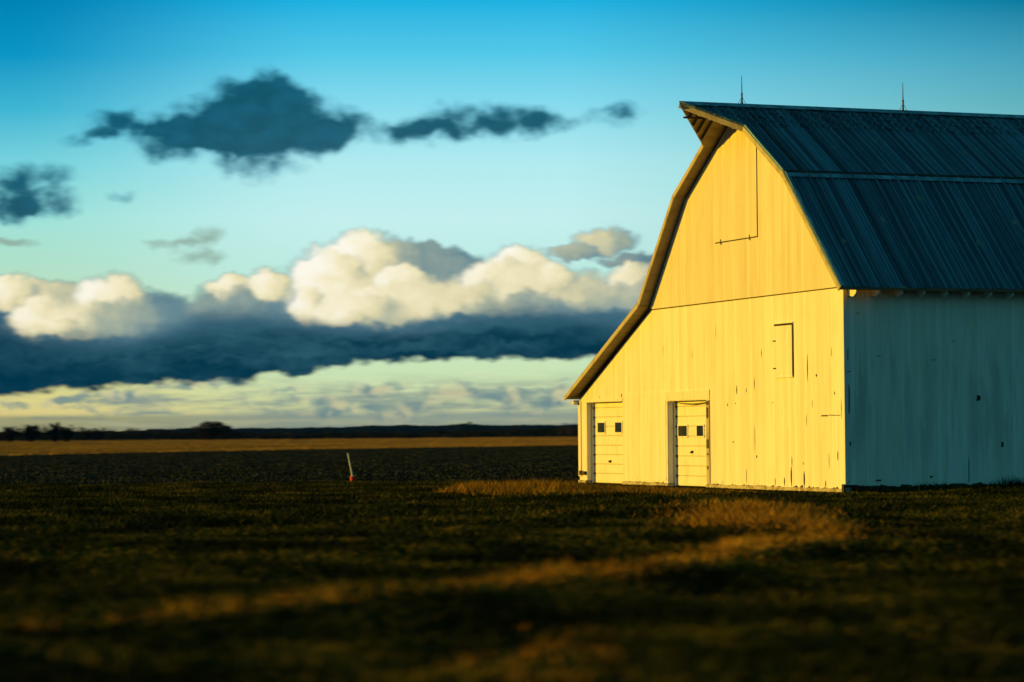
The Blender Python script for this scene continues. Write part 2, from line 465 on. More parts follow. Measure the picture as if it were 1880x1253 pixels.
M_stone = mat('foundation_concrete', (.45, .38, .28), .9, build=simple_noise((.50, .44, .33), (.26, .20, .13), (5, 5, 7), .4, .65, .5, .02))


# ------------------------------------------------------------------ object helpers
def obj(name, bm, m, parent=None, smooth=False, mats=None):
    me = bpy.data.meshes.new(name)
    bm.normal_update()
    bm.to_mesh(me); bm.free()
    for q in (mats or [m]):
        me.materials.append(q)
    if smooth:
        for f in me.polygons:
            f.use_smooth = True
    o = bpy.data.objects.new(name, me)
    C.objects.link(o)
    if parent is not None:
        o.parent = parent
    return o


def tag(o, label=None, cat=None, group=None, kind=None):
    if label: o['label'] = label
    if cat: o['category'] = cat
    if group: o['group'] = group
    if kind: o['kind'] = kind
    return o


def empty(name, loc, label, cat, group=None):
    o = bpy.data.objects.new(name, None)
    C.objects.link(o)
    o.location = loc
    return tag(o, label, cat, group)


def box(bm, x0, x1, y0, y1, z0, z1, mi=0):
    v = [bm.verts.new((x, y, z)) for x in (x0, x1) for y in (y0, y1) for z in (z0, z1)]
    fs = [(0, 1, 3, 2), (4, 6, 7, 5), (0, 4, 5, 1), (2, 3, 7, 6), (0, 2, 6, 4), (1, 5, 7, 3)]
    for f in fs:
        bm.faces.new([v[i] for i in f]).material_index = mi


def hexa(bm, a, b_, mi=0):
    """a, b_: two matching quads (lists of 4 points) -> closed prism"""
    va = [bm.verts.new(p) for p in a]; vb = [bm.verts.new(p) for p in b_]
    bm.faces.new(va[::-1]).material_index = mi
    bm.faces.new(vb).material_index = mi
    n = len(va)
    for i in range(n):
        bm.faces.new((va[i], va[(i + 1) % n], vb[(i + 1) % n], vb[i])).material_index = mi


def prism_xz(bm, pts, y0, y1, mi=0):
    hexa(bm, [(x, y0, z) for x, z in pts], [(x, y1, z) for x, z in pts], mi)


def tube(bm, a, b_, r0_, r1_=None, seg=8, mi=0):
    a = Vector(a); b_ = Vector(b_); r1_ = r0_ if r1_ is None else r1_
    d = (b_ - a).normalized()
    x = d.orthogonal().normalized(); y = d.cross(x)
    A = [a + (x * math.cos(t) + y * math.sin(t)) * r0_ for t in [2 * math.pi * i / seg for i in range(seg)]]
    B = [b_ + (x * math.cos(t) + y * math.sin(t)) * r1_ for t in [2 * math.pi * i / seg for i in range(seg)]]
    hexa(bm, A, B, mi)


def BM():
    return bmesh.new()


# ------------------------------------------------------------------ barn
LEN = 26.0
XR = -6.05
barn = empty('barn', (0, 0, 0), 'old white board gambrel barn with blue grey metal roof and low wing on its left', 'barn')
# wall line under the roof (x, z)
WALLTOP = [(0, 5.30), (-2.60, 8.30), (-6.05, 10.50), (-9.50, 8.30), (-12.10, 5.22), (-17.66, 2.62)]


def wt(x):
    for (xa, za), (xb, zb) in zip(WALLTOP, WALLTOP[1:]):
        if xb <= x <= xa:
            return za + (zb - za) * (xa - x) / (xa - xb)
    return 0


D1 = (-17.06, -14.24, 2.54)        # door openings: x0, x1, top
D2 = (-10.88, -8.26, 2.50)
SEAM = 5.27
# lower front wall with the two openings
pts = [(0, .10), (0, SEAM), (-12.10, SEAM - .05), (-17.66, 2.62), (-17.66, .10), (D1[0], .10), (D1[0], D1[2]), (D1[1], D1[2]), (D1[1], .10),
       (D2[0], .10), (D2[0], D2[2]), (D2[1], D2[2]), (D2[1], .10)]
bm = BM()
prism_xz(bm, pts, 0.0, .16)
# dark splits, knots and broken board ends in the face (real slivers standing a hair proud)
def sliver(x, z, w, h):
    n = 4
    L = [(x - w * (.5 + .3 * random.random()) * math.sin(math.pi * (i + .3) / (n + .6)), z + h * i / n) for i in range(n + 1)]
    Rr = [(x + w * (.5 + .3 * random.random()) * math.sin(math.pi * (i + .3) / (n + .6)), z + h * i / n) for i in range(n, -1, -1)]
    prism_xz(bm, L + Rr, -.003, .001, 1)
for x, z, w, h in [(-5.2, 2.72, .05, .42), (-5.2, 1.0, .03, .9), (-4.75, 3.6, .04, .3), (-2.05, 2.9, .06, .85), (-1.55, 3.0, .09, .10),
                   (-.55, 2.52, .07, .1), (-2.15, 1.7, .03, .4), (-3.0, .62, .05, .36), (-2.35, .70, .06, .08), (-5.1, .86, .08, .10),
                   (-4.1, 2.35, .06, .05), (-.42, .82, .06, .30), (-2.3, .12, .13, .48), (-3.05, .12, .12, .62), (-3.45, .12, .08, .28),
                   (-4.0, .12, .06, .25), (-5.75, .15, .04, .5), (-1.1, .12, .06, .22), (-.9, .6, .03, .5), (-6.9, 2.3, .07, .10),
                   (-6.4, 2.35, .05, .06), (-6.55, 1.28, .12, .05), (-7.6, 4.2, .022, .5), (-9.2, 3.7, .018, .3), (-11.2, 3.9, .016, .3),
                   (-11.3, 1.0, .06, .25), (-11.7, 2.6, .05, .22), (-9.6, 2.68, .04, .1), (-14.3, 2.66, .09, .14), (-16.0, 2.66, .06, .08),
                   (-6.3, 2.62, .07, .3), (-5.7, 2.66, .05, .16), (-12.9, 2.6, .05, .2), (-13.4, .35, .03, .45), (-.2, 1.9, .03, .6),
                   (-1.8, 2.2, .03, .25), (-3.3, 3.3, .03, .3), (-.7, 3.5, .03, .3)]:
    sliver(x, z, w * .62, h * .85)
# the cracked horizontal split near the right corner
for x, z, w, h in [(-1.12, 1.965, .36, .035), (-.75, 1.985, .30, .02), (-.45, 1.98, .40, .018)]:
    box(bm, x - w / 2, x + w / 2, -.004, .001, z, z + h, 1)
# broken lower edge
x = -.05
while x > -13.9:
    w = random.uniform(.08, .3)
    if not (D1[0] < x < D1[1] or D2[0] - .3 < x < D2[1]):
        if random.random() < .7:
            h = random.uniform(.008, .045) * (1.5 if x > -4.5 else .8)
            prism_xz(bm, [(x - w, .10), (x, .10), (x - w * random.uniform(.0, .3), .10 + h), (x - w * random.uniform(.6, 1), .10 + h * random.uniform(.2, .8))], -.004, .001, 1)
    x -= w + .02
gw = obj('front_wall', bm, M_gable, barn, mats=[M_gable, M_dark])

# upper gable siding overlaps the lower by 3 cm
bm = BM()
prism_xz(bm, [(-.02, SEAM + .025), (-2.60, 8.30), (-6.05, 10.50), (-9.50, 8.30), (-12.08, SEAM - .02), ], -.035, .16)
ug = obj('gable_wall', bm, M_gable_up, barn)
bm = BM()
prism_xz(bm, [(-.02, SEAM + .003), (-.02, SEAM + .023), (-12.08, SEAM - .022), (-12.08, SEAM - .047)], -.02, .02)
obj('seam_gap', bm, M_dark, ug)
# plain battens around the openings: header above second door, boards between
bm = BM()
prism_xz(bm, [(-8.05, D2[2] + .02), (-8.05, 2.79), (-11.05, 2.76), (-11.05, D2[2] + .02)], -.022, -.002)
obj('door_header', bm, M_trim, barn)
bm = BM()
prism_xz(bm, [(-11.06, .16), (-11.06, 2.77), (-14.14, 2.79), (-14.14, .14)], -.018, -.002)
obj('infill_panel', bm, M_gable, barn)
bm = BM()
box(bm, D2[1] + .01, D2[1] + .21, -.03, -.002, .12, D2[2])
for z, w, h in ((2.36, .16, .1), (1.98, .12, .3), (1.12, .14, .26), (.93, .1, .05), (.52, .07, .10)):
    box(bm, D2[1] + .11 - w / 2, D2[1] + .11 + w / 2, -.042, -.031, z, z + h, 1)
obj('door_trim', bm, M_old, barn, mats=[M_old, M_iron])
bm = BM()
box(bm, D1[0] - .02, D1[1], -.02, -.002, D1[2] + .005, D1[2] + .09)
obj('door_header', bm, M_trim, barn)
bm = BM()
box(bm, D2[0] - .12, D2[0] - .01, -.03, -.002, .12, D2[2])
obj('door_trim', bm, M_trim, barn)
# corner board
bm = BM()
box(bm, -.13, .03, -.03, -.004, .12, SEAM - .02)
obj('corner_board', bm, M_gable, barn)
bm = BM()
box(bm, -17.70, -17.50, -.03, -.004, .22, 2.60)
obj('corner_board', bm, M_gable, barn)
bm = BM()
box(bm, -17.52, -17.42, -.09, -.031, .26, .40)
obj('hinge_bracket', bm, M_iron, barn)
bm = BM(); box(bm, -17.30, -17.12, -.09, -.003, .27, .38)
obj('hinge_bracket', bm, M_iron, barn)

# side and back walls
def wallbox(name, x0, x1, y0, y1, z0, z1, m, extra=None):
    bm = BM()
    box(bm, x0, x1, y0, y1, z0, z1)
    if extra:
        extra(bm)
    return obj(name, bm, m, barn, mats=[m, M_dark])
def side_marks(bm):
    for y, z, w, h in [(3.94, 2.34, .14, .16), (4.64, 1.12, .08, .16), (.12, 2.0, .04, .8), (.1, 3.4, .03, .3), (2.6, 3.4, .14, .02),
                       (.4, 4.6, .12, .02), (1.0, 3.5, .16, .02), (.12, 3.1, .14, .02), (3.2, 3.9, .10, .02), (3.62, .2, .03, .7), (2.5, .35, .1, .06),
                       (.95, .28, .2, .05), (.14, 1.2, .05, .12), (5.4, 2.9, .05, .3), (5.9, .9, .06, .2)]:
        hexa(bm, [(-.001, y - w / 2, z), (-.001, y + w * .3, z + h * .1), (-.001, y + w / 2, z + h * .8), (-.001, y - w * .3, z + h)][::-1],
             [(.004, y - w / 2, z), (.004, y + w * .3, z + h * .1), (.004, y + w / 2, z + h * .8), (.004, y - w * .3, z + h)][::-1], 1)
    y = .05
    while y < 9.5:                                    # rotted board feet
        w = random.uniform(.04, .40); h0 = random.uniform(.0, .06) ; h = random.uniform(.005, .06) * (1.8 if random.random() < .12 else 1)
        hexa(bm, [(-.001, y, .14), (-.001, y + w, .14), (-.001, y + w, .141 + h), (-.001, y, .141 + h0)][::-1],
             [(.004, y, .14), (.004, y + w, .14), (.004, y + w, .141 + h), (.004, y, .141 + h0)][::-1], 1)
        y += w + random.choice((0.002, random.uniform(0, .2)))
wallbox('side_wall', -.16, 0, .161, LEN, .14, 5.50, M_side, side_marks)
wallbox('side_wall', -17.66, -17.50, .161, LEN, .10, 2.5, M_side)
bm = BM(); prism_xz(bm, [(0, .1), (0, 5.3), (-2.6, 8.3), (-6.05, 10.5), (-9.5, 8.3), (-12.1, 5.22), (-17.66, 2.62), (-17.66, .1)], LEN + .001, LEN + .15)
obj('back_wall', bm, M_side, barn)
# foundation
bm = BM()
x = 0.02
random.seed(11)
segs = []
for (x0, x1) in ((-17.68, D1[0] - .02), (D1[1], D2[0]), (D2[1], .03)):
    bm = BM()
    box(bm, x0, x1, -.05, .16, -.3, .098)
    obj('foundation', bm, M_stone, barn)
bm = BM()
box(bm, -.2, .035, .162, LEN, -.3, .135)
obj('foundation', bm, M_dark, barn)
bm = BM()                                              # sheet debris and split board leaning on the corner
box(bm, -.05, .07, -.10, -.051, -.1, .22)
box(bm, -.02, .06, -.05, .30, .14, .20)
obj('broken_corner_post', bm, M_dark, barn)

# overhead doors
def garage_door(x0, x1, top, wins, hz, wlabel=None):
    Y = .24
    d = BM()
    zb = .02
    n = 9
    heights = [(top + .12 - zb) * i / n + zb for i in range(n + 1)]
    for i in range(n):
        a, c = heights[i], heights[i + 1]
        # each section slat: slightly bevelled lip at its lower edge
        hexa(d, [(x0 - .02, Y + .012, a + .004), (x1 + .02, Y + .012, a + .004), (x1 + .02, Y, a + .028), (x0 - .02, Y, a + .028)],
             [(x0 - .02, Y + .05, a + .004), (x1 + .02, Y + .05, a + .004), (x1 + .02, Y + .05, a + .028), (x0 - .02, Y + .05, a + .028)])
        hexa(d, [(x0 - .02, Y, a + .028), (x1 + .02, Y, a + .028), (x1 + .02, Y + .006, c - .004), (x0 - .02, Y + .006, c - .004)],
             [(x0 - .02, Y + .05, a + .028), (x1 + .02, Y + .05, a + .028), (x1 + .02, Y + .05, c - .004), (x0 - .02, Y + .05, c - .004)])
    box(d, x0 - .02, x1 + .02, Y + .035, Y + .06, zb, top + .12, 1)
    door = obj('garage_door', d, M_door, barn, mats=[M_door, M_soffit])
    for (wx0, wx1, wz0, wz1) in wins:
        w = BM()
        e = .045
        for q in ((wx0 - e, wx1 + e, wz1, wz1 + e), (wx0 - e, wx1 + e, wz0 - e, wz0), (wx0 - e, wx0, wz0, wz1), (wx1, wx1 + e, wz0, wz1)):
            box(w, q[0], q[1], Y - .02, Y + .02, q[2], q[3])
        wf_ = obj('window_frame', w, M_door, door)
        g = BM(); box(g, wx0, wx1, Y - .008, Y + .004, wz0, wz1)
        obj('window_pane', g, M_glass, door)
    h = BM()
    hx = hz[0]
    hexa(h, [(hx - .09, Y - .05, hz[1]), (hx + .02, Y - .05, hz[1] - .035), (hx + .07, Y - .05, hz[1] + .02), (hx + .05, Y - .05, hz[1] + .05)],
         [(hx - .09, Y, hz[1]), (hx + .02, Y, hz[1] - .035), (hx + .07, Y, hz[1] + .02), (hx + .05, Y, hz[1] + .05)])
    obj('handle', h, M_iron, door)
    for zz in heights[1:-1]:                           # roller brackets down the left edge
        hb = BM()
        box(hb, x0 + .0, x0 + .07, Y - .03, Y - .001, zz - .03, zz + .03)
        obj('roller_bracket', hb, M_iron, door)
    # jamb returns
    j = BM()
    box(j, x0 - .001, x0 + .018, .161, Y + .08, .02, top); box(j, x0, x1, .161, Y + .08, top, top + .02)
    obj('door_jamb', j, M_trim, barn)
    return door
d1 = garage_door(D1[0] + .02, D1[1], D1[2], [(-16.72, -16.16, 1.60, 1.90), (-15.35, -14.84, 1.60, 1.90)], (-15.76, .69))
tag(d1, label='left overhead door of the low wing, clean top edge')
d2 = garage_door(D2[0] + .02, D2[1], D2[2], [(-10.69, -10.09, 1.47, 1.77), (-9.42, -8.98, 1.47, 1.77)], (-9.77, 1.0))
tag(d2, label='overhead door nearer the barn corner with a sagging strip along its top')
sgm = BM()                                             # sagging strip under the lintel
N = 12
xa, xb = D2[0] + .02, D2[1]
for off, th in ((0, .018), (.035, .012)):
    for i in range(N):
        t0, t1 = i / N, (i + 1) / N
        f = lambda t: D2[2] - .03 - off * (1 - abs(2 * t - 1)) - .09 * math.sin(math.pi * min(1, t * 1.0)) * .6
        X0, X1 = xa + (xb - xa) * t0, xa + (xb - xa) * t1
        hexa(sgm, [(X0, .18, f(t0) - th), (X1, .18, f(t1) - th), (X1, .18, f(t1)), (X0, .18, f(t0))],
             [(X0, .20, f(t0) - th), (X1, .20, f(t1) - th), (X1, .20, f(t1)), (X0, .20, f(t0))])
obj('weather_strip', sgm, M_iron, d2)

# hay door high in the gable: flush panel outlined by its gaps
hd = BM()
box(hd, -7.46, -4.84, -.052, -.037, 6.93, 9.36)
hay = obj('hay_door', hd, M_gable_up, barn)
g = BM()
box(g, -4.84, -4.812, -.045, -.034, 6.90, 9.38); box(g, -7.50, -4.84, -.045, -.034, 6.90, 6.928)
obj('door_gap', g, M_dark, hay)
for x in (-7.12, -5.30):
    h = BM(); box(h, x - .02, x + .02, -.062, -.053, 6.85, 7.0)
    obj('latch', h, M_iron, hay)
# shuttered loft hatch
hx0, hx1, hz0, hz1 = -3.92, -2.88, 3.06, 4.42
hd = BM(); box(hd, hx0, hx1, -.03, -.002, hz0, hz1)
hatch = obj('loft_shutter', hd, M_gable, barn)
g = BM()
box(g, hx0 - .03, hx1 + .02, -.012, -.001, hz1 + .001, hz1 + .055)
box(g, hx1 + .001, hx1 + .06, -.014, -.001, hz0, hz1 + .03)
box(g, hx0 - .012, hx0 - .001, -.008, -.001, hz0, hz1 - .3)
obj('shutter_gap', g, M_dark, hatch)
g = BM(); box(g, hx0, hx1 + .04, -.045, -.002, hz0 - .04, hz0 - .001)
obj('shutter_sill', g, M_gable, hatch)
g = BM(); box(g, hx0 - .03, hx1 + .06, -.04, -.002, hz1 + .056, hz1 + .085)
obj('shutter_head', g, M_gable, hatch)
for z in (4.02, 3.28):
    h = BM(); box(h, hx0 - .06, hx0 + .10, -.044, -.031, z - .015, z + .02)
    obj('hinge', h, M_iron, hatch)


# ---- roof
def nrm2(a, c):
    dx, dz = c[0] - a[0], c[1] - a[1]
    l = math.hypot(dx, dz)
    n = (-dz / l, dx / l)
    return n if n[1] > 0 else (-n[0], -n[1])


def metal_sheet(name, a, c, y0, y1, parent, rib=.028, pitch=.22, ya_fn=None, amp_end=False, m=None):
    """ribbed metal between eave point a and upper point c (x, z), running along Y"""
    bm = BM()
    n = nrm2(a, c)
    T = .008
    ys = []
    y = y0
    k = 0
    while y < y1:
        pw = pitch
        hgt = rib * (1.5 if k % 3 == 0 else .7)
        for dy, h in ((0, 0), (.018, hgt), (.04, hgt), (.058, 0)):
            if y + dy < y1:
                ys.append((y + dy, h))
        y += pw
        k += 1
    ys.append((y1, 0))
    NS = 5
    rows = []
    for (yy, h) in ys:
        row = []
        for i in range(NS + 1):
            t = i / NS
            wob = .006 * math.sin(yy * 3.1 + i * 1.7) + .004 * math.sin(yy * 7.7 + i)
            if ya_fn:
                yb = ya_fn(t)
                ye_ = yb + (yy - y0) * (y1 - yb) / (y1 - y0)
            else:
                ye_ = yy
            px, pz = a[0] + (c[0] - a[0]) * t, a[1] + (c[1] - a[1]) * t
            o = T + h + wob
            row.append((px + n[0] * o, ye_, pz + n[1] * o))
        rows.append(row)
    V_ = [[bm.verts.new(p) for p in r] for r in rows]
    for i in range(len(rows) - 1):
        for j in range(NS):
            bm.faces.new((V_[i][j], V_[i + 1][j], V_[i + 1][j + 1], V_[i][j + 1]))
    bmesh.ops.solidify(bm, geom=bm.faces[:], thickness=.006)
    bmesh.ops.recalc_face_normals(bm, faces=bm.faces[:])
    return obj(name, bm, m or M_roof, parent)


def deck(bm, a, c, y0, y1, th=.10, mi=0, ya2=None):
    """sheathing under the metal"""
    n = nrm2(a, c)
    ya2 = y0 if ya2 is None else ya2
    A = [(a[0], y0, a[1]), (a[0], y1, a[1]), (c[0], y1, c[1]), (c[0], ya2, c[1])]
    B = [(p[0] - n[0] * th, p[1], p[2] - n[1] * th) for p in A]
    hexa(bm, B, A, mi)


E_R, B_R, RG, B_L, K_L, E_L = (.56, 5.24), (-2.53, 8.44), (XR, 10.66), (-9.58, 8.44), (-12.14, 5.44), (-17.96, 2.74)
YF = -.38
roof_bm = BM()
TH = .09
HB_R, HB_L = (-4.88, 9.925), (-7.50, 9.748)            # where the hood springs from the rake
HOODY = -1.75
deck(roof_bm, E_R, B_R, YF, LEN + .3, TH)
deck(roof_bm, B_R, HB_R, YF, LEN + .3, TH)
deck(roof_bm, B_L, HB_L, YF, LEN + .3, TH)
deck(roof_bm, K_L, B_L, YF, LEN + .3, TH)
deck(roof_bm, E_L, K_L, YF, LEN + .3, TH)
deck(roof_bm, HB_R, RG, YF, LEN + .3, TH, 0, HOODY)
deck(roof_bm, HB_L, RG, YF, LEN + .3, TH, 0, HOODY)
roof = obj('roof', roof_bm, M_soffit, barn)
random.seed(5)
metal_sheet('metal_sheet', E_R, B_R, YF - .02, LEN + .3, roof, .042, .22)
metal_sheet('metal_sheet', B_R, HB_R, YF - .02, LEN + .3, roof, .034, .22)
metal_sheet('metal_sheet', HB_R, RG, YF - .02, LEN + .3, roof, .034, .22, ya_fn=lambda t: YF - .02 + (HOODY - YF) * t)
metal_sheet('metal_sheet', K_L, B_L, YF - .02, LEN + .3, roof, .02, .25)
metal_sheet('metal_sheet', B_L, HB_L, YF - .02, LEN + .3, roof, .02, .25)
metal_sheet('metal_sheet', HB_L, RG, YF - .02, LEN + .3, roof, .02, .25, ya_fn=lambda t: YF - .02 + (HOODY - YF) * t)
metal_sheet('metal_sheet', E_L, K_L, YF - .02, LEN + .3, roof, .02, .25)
# ridge cap
rc = BM()
for s in (1, -1):
    a = (XR, RG[1] + .045); c = (XR + s * .22, RG[1] - .07)
    hexa(rc, [(a[0], HOODY - .05, a[1]), (c[0], HOODY + .13, c[1]), (c[0], LEN + .3, c[1]), (a[0], LEN + .3, a[1])][::s],
         [(a[0], HOODY - .05, a[1] + .012), (c[0], HOODY + .13, c[1] + .012), (c[0], LEN + .3, c[1] + .012), (a[0], LEN + .3, a[1] + .012)][::s])
obj('ridge_cap', rc, M_flash, roof)
# break flashing on the right slope and the dark lap above it
n = nrm2(E_R, B_R)
fb = BM()
d = ((E_R[0] - B_R[0]) / 4.45, (E_R[1] - B_R[1]) / 4.45)
for s0, s1, o0, o1 in ((.04, .20, .05, .056),):
    p0 = (B_R[0] + d[0] * s0, B_R[1] + d[1] * s0); p1 = (B_R[0] + d[0] * s1, B_R[1] + d[1] * s1)
    hexa(fb, [(p0[0] + n[0] * o0, YF - .03, p0[1] + n[1] * o0), (p0[0] + n[0] * o0, LEN, p0[1] + n[1] * o0),
              (p1[0] + n[0] * o0, LEN, p1[1] + n[1] * o0), (p1[0] + n[0] * o0, YF - .03, p1[1] + n[1] * o0)],
         [(p0[0] + n[0] * o1, YF - .03, p0[1] + n[1] * o1), (p0[0] + n[0] * o1, LEN, p0[1] + n[1] * o1),
          (p1[0] + n[0] * o1, LEN, p1[1] + n[1] * o1), (p1[0] + n[0] * o1, YF - .03, p1[1] + n[1] * o1)])
obj('break_flashing', fb, M_flash, roof)
lap = BM()
n2 = nrm2(B_R, HB_R); d2_ = ((B_R[0] - HB_R[0]), (B_R[1] - HB_R[1])); l2 = math.hypot(*d2_); d2_ = (d2_[0] / l2, d2_[1] / l2)
p0 = (B_R[0] - d2_[0] * .05, B_R[1] - d2_[1] * .05); p1 = (B_R[0] + d2_[0] * .07, B_R[1] + d2_[1] * .07)
hexa(lap, [(p0[0] + n2[0] * .05, YF - .03, p0[1] + n2[1] * .05), (p0[0] + n2[0] * .05, LEN, p0[1] + n2[1] * .05), (p1[0], LEN, p1[1]), (p1[0], YF - .03, p1[1])],
     [(p0[0] + n2[0] * .072, YF - .03, p0[1] + n2[1] * .072), (p0[0] + n2[0] * .072, LEN, p0[1] + n2[1] * .072), (p1[0], LEN, p1[1] + .07), (p1[0], YF - .03, p1[1] + .07)])
obj('lap_strip', lap, M_dark, roof)
# seam running down the upper slope where the hood sheets start
sm = BM()
pA, pB = RG, HB_R
for (A, B_) in ((RG, B_R),):
    nn = nrm2(B_R, RG)
    y0 = .12
    hexa(sm, [(A[0], y0, A[1] + .03), (A[0], y0 + .05, A[1] + .03), (B_[0] + nn[0] * .04, y0 + .05, B_[1] + nn[1] * .04), (B_[0] + nn[0] * .04, y0, B_[1] + nn[1] * .04)],
         [(A[0], y0, A[1] + .06), (A[0], y0 + .05, A[1] + .06), (B_[0] + nn[0] * .06, y0 + .05, B_[1] + nn[1] * .06), (B_[0] + nn[0] * .06, y0, B_[1] + nn[1] * .06)])
obj('sheet_seam', sm, M_dark, roof)
# edge trim along the lower right slope
et = BM()
p0, p1 = B_R, E_R
for y0, y1, o in ((YF - .035, YF + .10, .045),):
    hexa(et, [(p0[0] + n[0] * o, y0, p0[1] + n[1] * o), (p0[0] + n[0] * o, y1, p0[1] + n[1] * o), (p1[0] + n[0] * o, y1, p1[1] + n[1] * o), (p1[0] + n[0] * o, y0, p1[1] + n[1] * o)],
         [(p0[0] + n[0] * (o + .01), y0, p0[1] + n[1] * (o + .01)), (p0[0] + n[0] * (o + .01), y1, p0[1] + n[1] * (o + .01)),
          (p1[0] + n[0] * (o + .01), y1, p1[1] + n[1] * (o + .01)), (p1[0] + n[0] * (o + .01), y0, p1[1] + n[1] * (o + .01))])
obj('edge_trim', et, M_flash, roof)


# rake fascia boards
def fascia(a, c, ya, yc, h=.13, t=.03, m=M_old):
    bm = BM()
    nn = nrm2(a, c)
    A = [(a[0] - nn[0] * h, ya, a[1] - nn[1] * h), (a[0], ya, a[1]), (c[0], yc, c[1]), (c[0] - nn[0] * h, yc, c[1] - nn[1] * h)]
    B = [(p[0], p[1] - t, p[2]) for p in A]
    hexa(bm, A, B)
    bmesh.ops.recalc_face_normals(bm, faces=bm.faces[:])
    return obj('rake_fascia', bm, m, roof)
for a, c in ((E_R, B_R), (B_R, HB_R), (HB_L, B_L), (B_L, K_L), (K_L, E_L)):
    fascia(a, c, YF - .001, YF - .001)
fascia(HB_R, RG, YF - .002, HOODY - .002, .15)
fascia(HB_L, RG, YF - .002, HOODY - .002, .15)
# hood: closed soffit under the projecting peak, lookout boards and the hay track
n_l = nrm2(HB_L, RG); n_r = nrm2(HB_R, RG)
for k, t in enumerate((.18, .36, .54, .72)):
    for (H_, nn) in ((HB_L, n_l), (HB_R, n_r)):
        b2 = BM()
        yy = YF + (HOODY - YF) * t
        # a rafter across the hood underside, parallel to the rake
        p0 = (H_[0] + (RG[0] - H_[0]) * t, H_[1] + (RG[1] - H_[1]) * t)
        A = []
        for (px, pz) in (p0, (RG[0], RG[1])):
            A.append((px - nn[0] * .10, pz - nn[1] * .10))
        hexa(b2, [(A[0][0], yy + .03, A[0][1]), (A[1][0], yy + .03, A[1][1]), (A[1][0], yy + .03, A[1][1] - .10), (A[0][0], yy + .03, A[0][1] - .10)],
             [(A[0][0], yy + .07, A[0][1]), (A[1][0], yy + .07, A[1][1]), (A[1][0], yy + .07, A[1][1] - .10), (A[0][0], yy + .07, A[0][1] - .10)])
        bmesh.ops.recalc_face_normals(b2, faces=b2.faces[:])
        obj('hood_rafter', b2, M_soffit, roof)
ht = BM()
box(ht, XR - .03, XR + .03, -1.66, -.04, 10.24, 10.29)
box(ht, XR - .02, XR + .02, -1.30, -1.26, 10.291, 10.50)
obj('hay_track', ht, M_dark, barn)
# left eave soffit return (small scroll of trim at the low eave)
gr = BM(); tube(gr, (-17.72, -.20, 2.55), (-17.72, .3, 2.55), .07, .07, 10)
obj('eave_return', gr, M_trim, barn)
# exposed rafter tails beneath the right eave
y = .12
while y < LEN:
    b2 = BM()
    hexa(b2, [(.005, y, 5.30), (.005, y, 5.06), (.28, y, 5.02), (.42, y, 5.10), (.47, y, 5.22)],
         [(.005, y + .05, 5.30), (.005, y + .05, 5.06), (.28, y + .05, 5.02), (.42, y + .05, 5.10), (.47, y + .05, 5.22)])
    bmesh.ops.recalc_face_normals(b2, faces=b2.faces[:])
    if y < 9.5:
        obj('rafter_tail', b2, M_trim, roof)
    else:
        b2.free()
    y += .66

# lightning rods standing on the ridge
for y, h in ((.13, .78), (5.23, .80)):
    b2 = BM()
    z = RG[1] + .05
    tube(b2, (XR, y, z), (XR, y, z + .27), .026, .026)
    tube(b2, (XR, y, z + .27), (XR, y, z + h), .017, .008)
    tube(b2, (XR, y, z + .26), (XR, y, z + .29), .034, .034)
    rod = obj('lightning_rod', b2, M_cond, barn)
    for dx, dy in ((.09, .09), (-.09, .09), (.09, -.09), (-.09, -.09)):
        s = BM(); tube(s, (XR + dx, y + dy, z - .03), (XR, y, z + .2), .006, .006, 6)
        obj('rod_brace', s, M_cond, rod)

# ------------------------------------------------------------------ ground
def LD(x, y):
    """lateral and depth of a world point relative to the camera"""
    dx, dy = x - CAM.x, y - CAM.y
    return dx * r0.x + dy * r0.y, dx * fh.x + dy * fh.y


def world_xy(L, D):
    return CAM.x + L * r0.x + D * fh.x, CAM.y + L * r0.y + D * fh.y


def smooth(x, a, b_):
    t = np.clip((x - a) / (b_ - a), 0, 1)
    return t * t * (3 - 2 * t)


def gz(x, y):
    x = np.asarray(x, float); y = np.asarray(y, float)
    L, D = LD(x, y)
    z = .05 * np.sin(x * .31 + y * .17) * np.sin(y * .23 - x * .11) + .03 * np.sin(x * .9 + 1) * np.sin(y * .8)
    z = z * smooth(D, 90, 55) if False else z * (1 - smooth(D, 60, 90))
    # keep the yard flat against the barn
    dx = np.maximum(np.maximum(-18 - x, x - 0), 0); dy = np.maximum(np.maximum(0 - y, y - 26), 0)
    dist = np.hypot(dx, dy)
    z = z * smooth(dist, 1.5, 9)
    # shallow swale behind the dry grass bank, bank itself slightly raised
    line = L - np.interp(D, [14, 19, 26, 31, 37, 42], [-6.2, -4.0, -.1, 2.2, 4.1, 4.6])
    z = z + .08 * np.exp(-(line / 1.2) ** 2) * (1 - smooth(D, 42, 60))
    z = z + .16 * smooth(y, 0, 6) * smooth(x, -1.0, .5) * (1 - smooth(x, 6, 22))
    z = z + 1.0 * smooth(D, 700, 1500) * .0
    return z


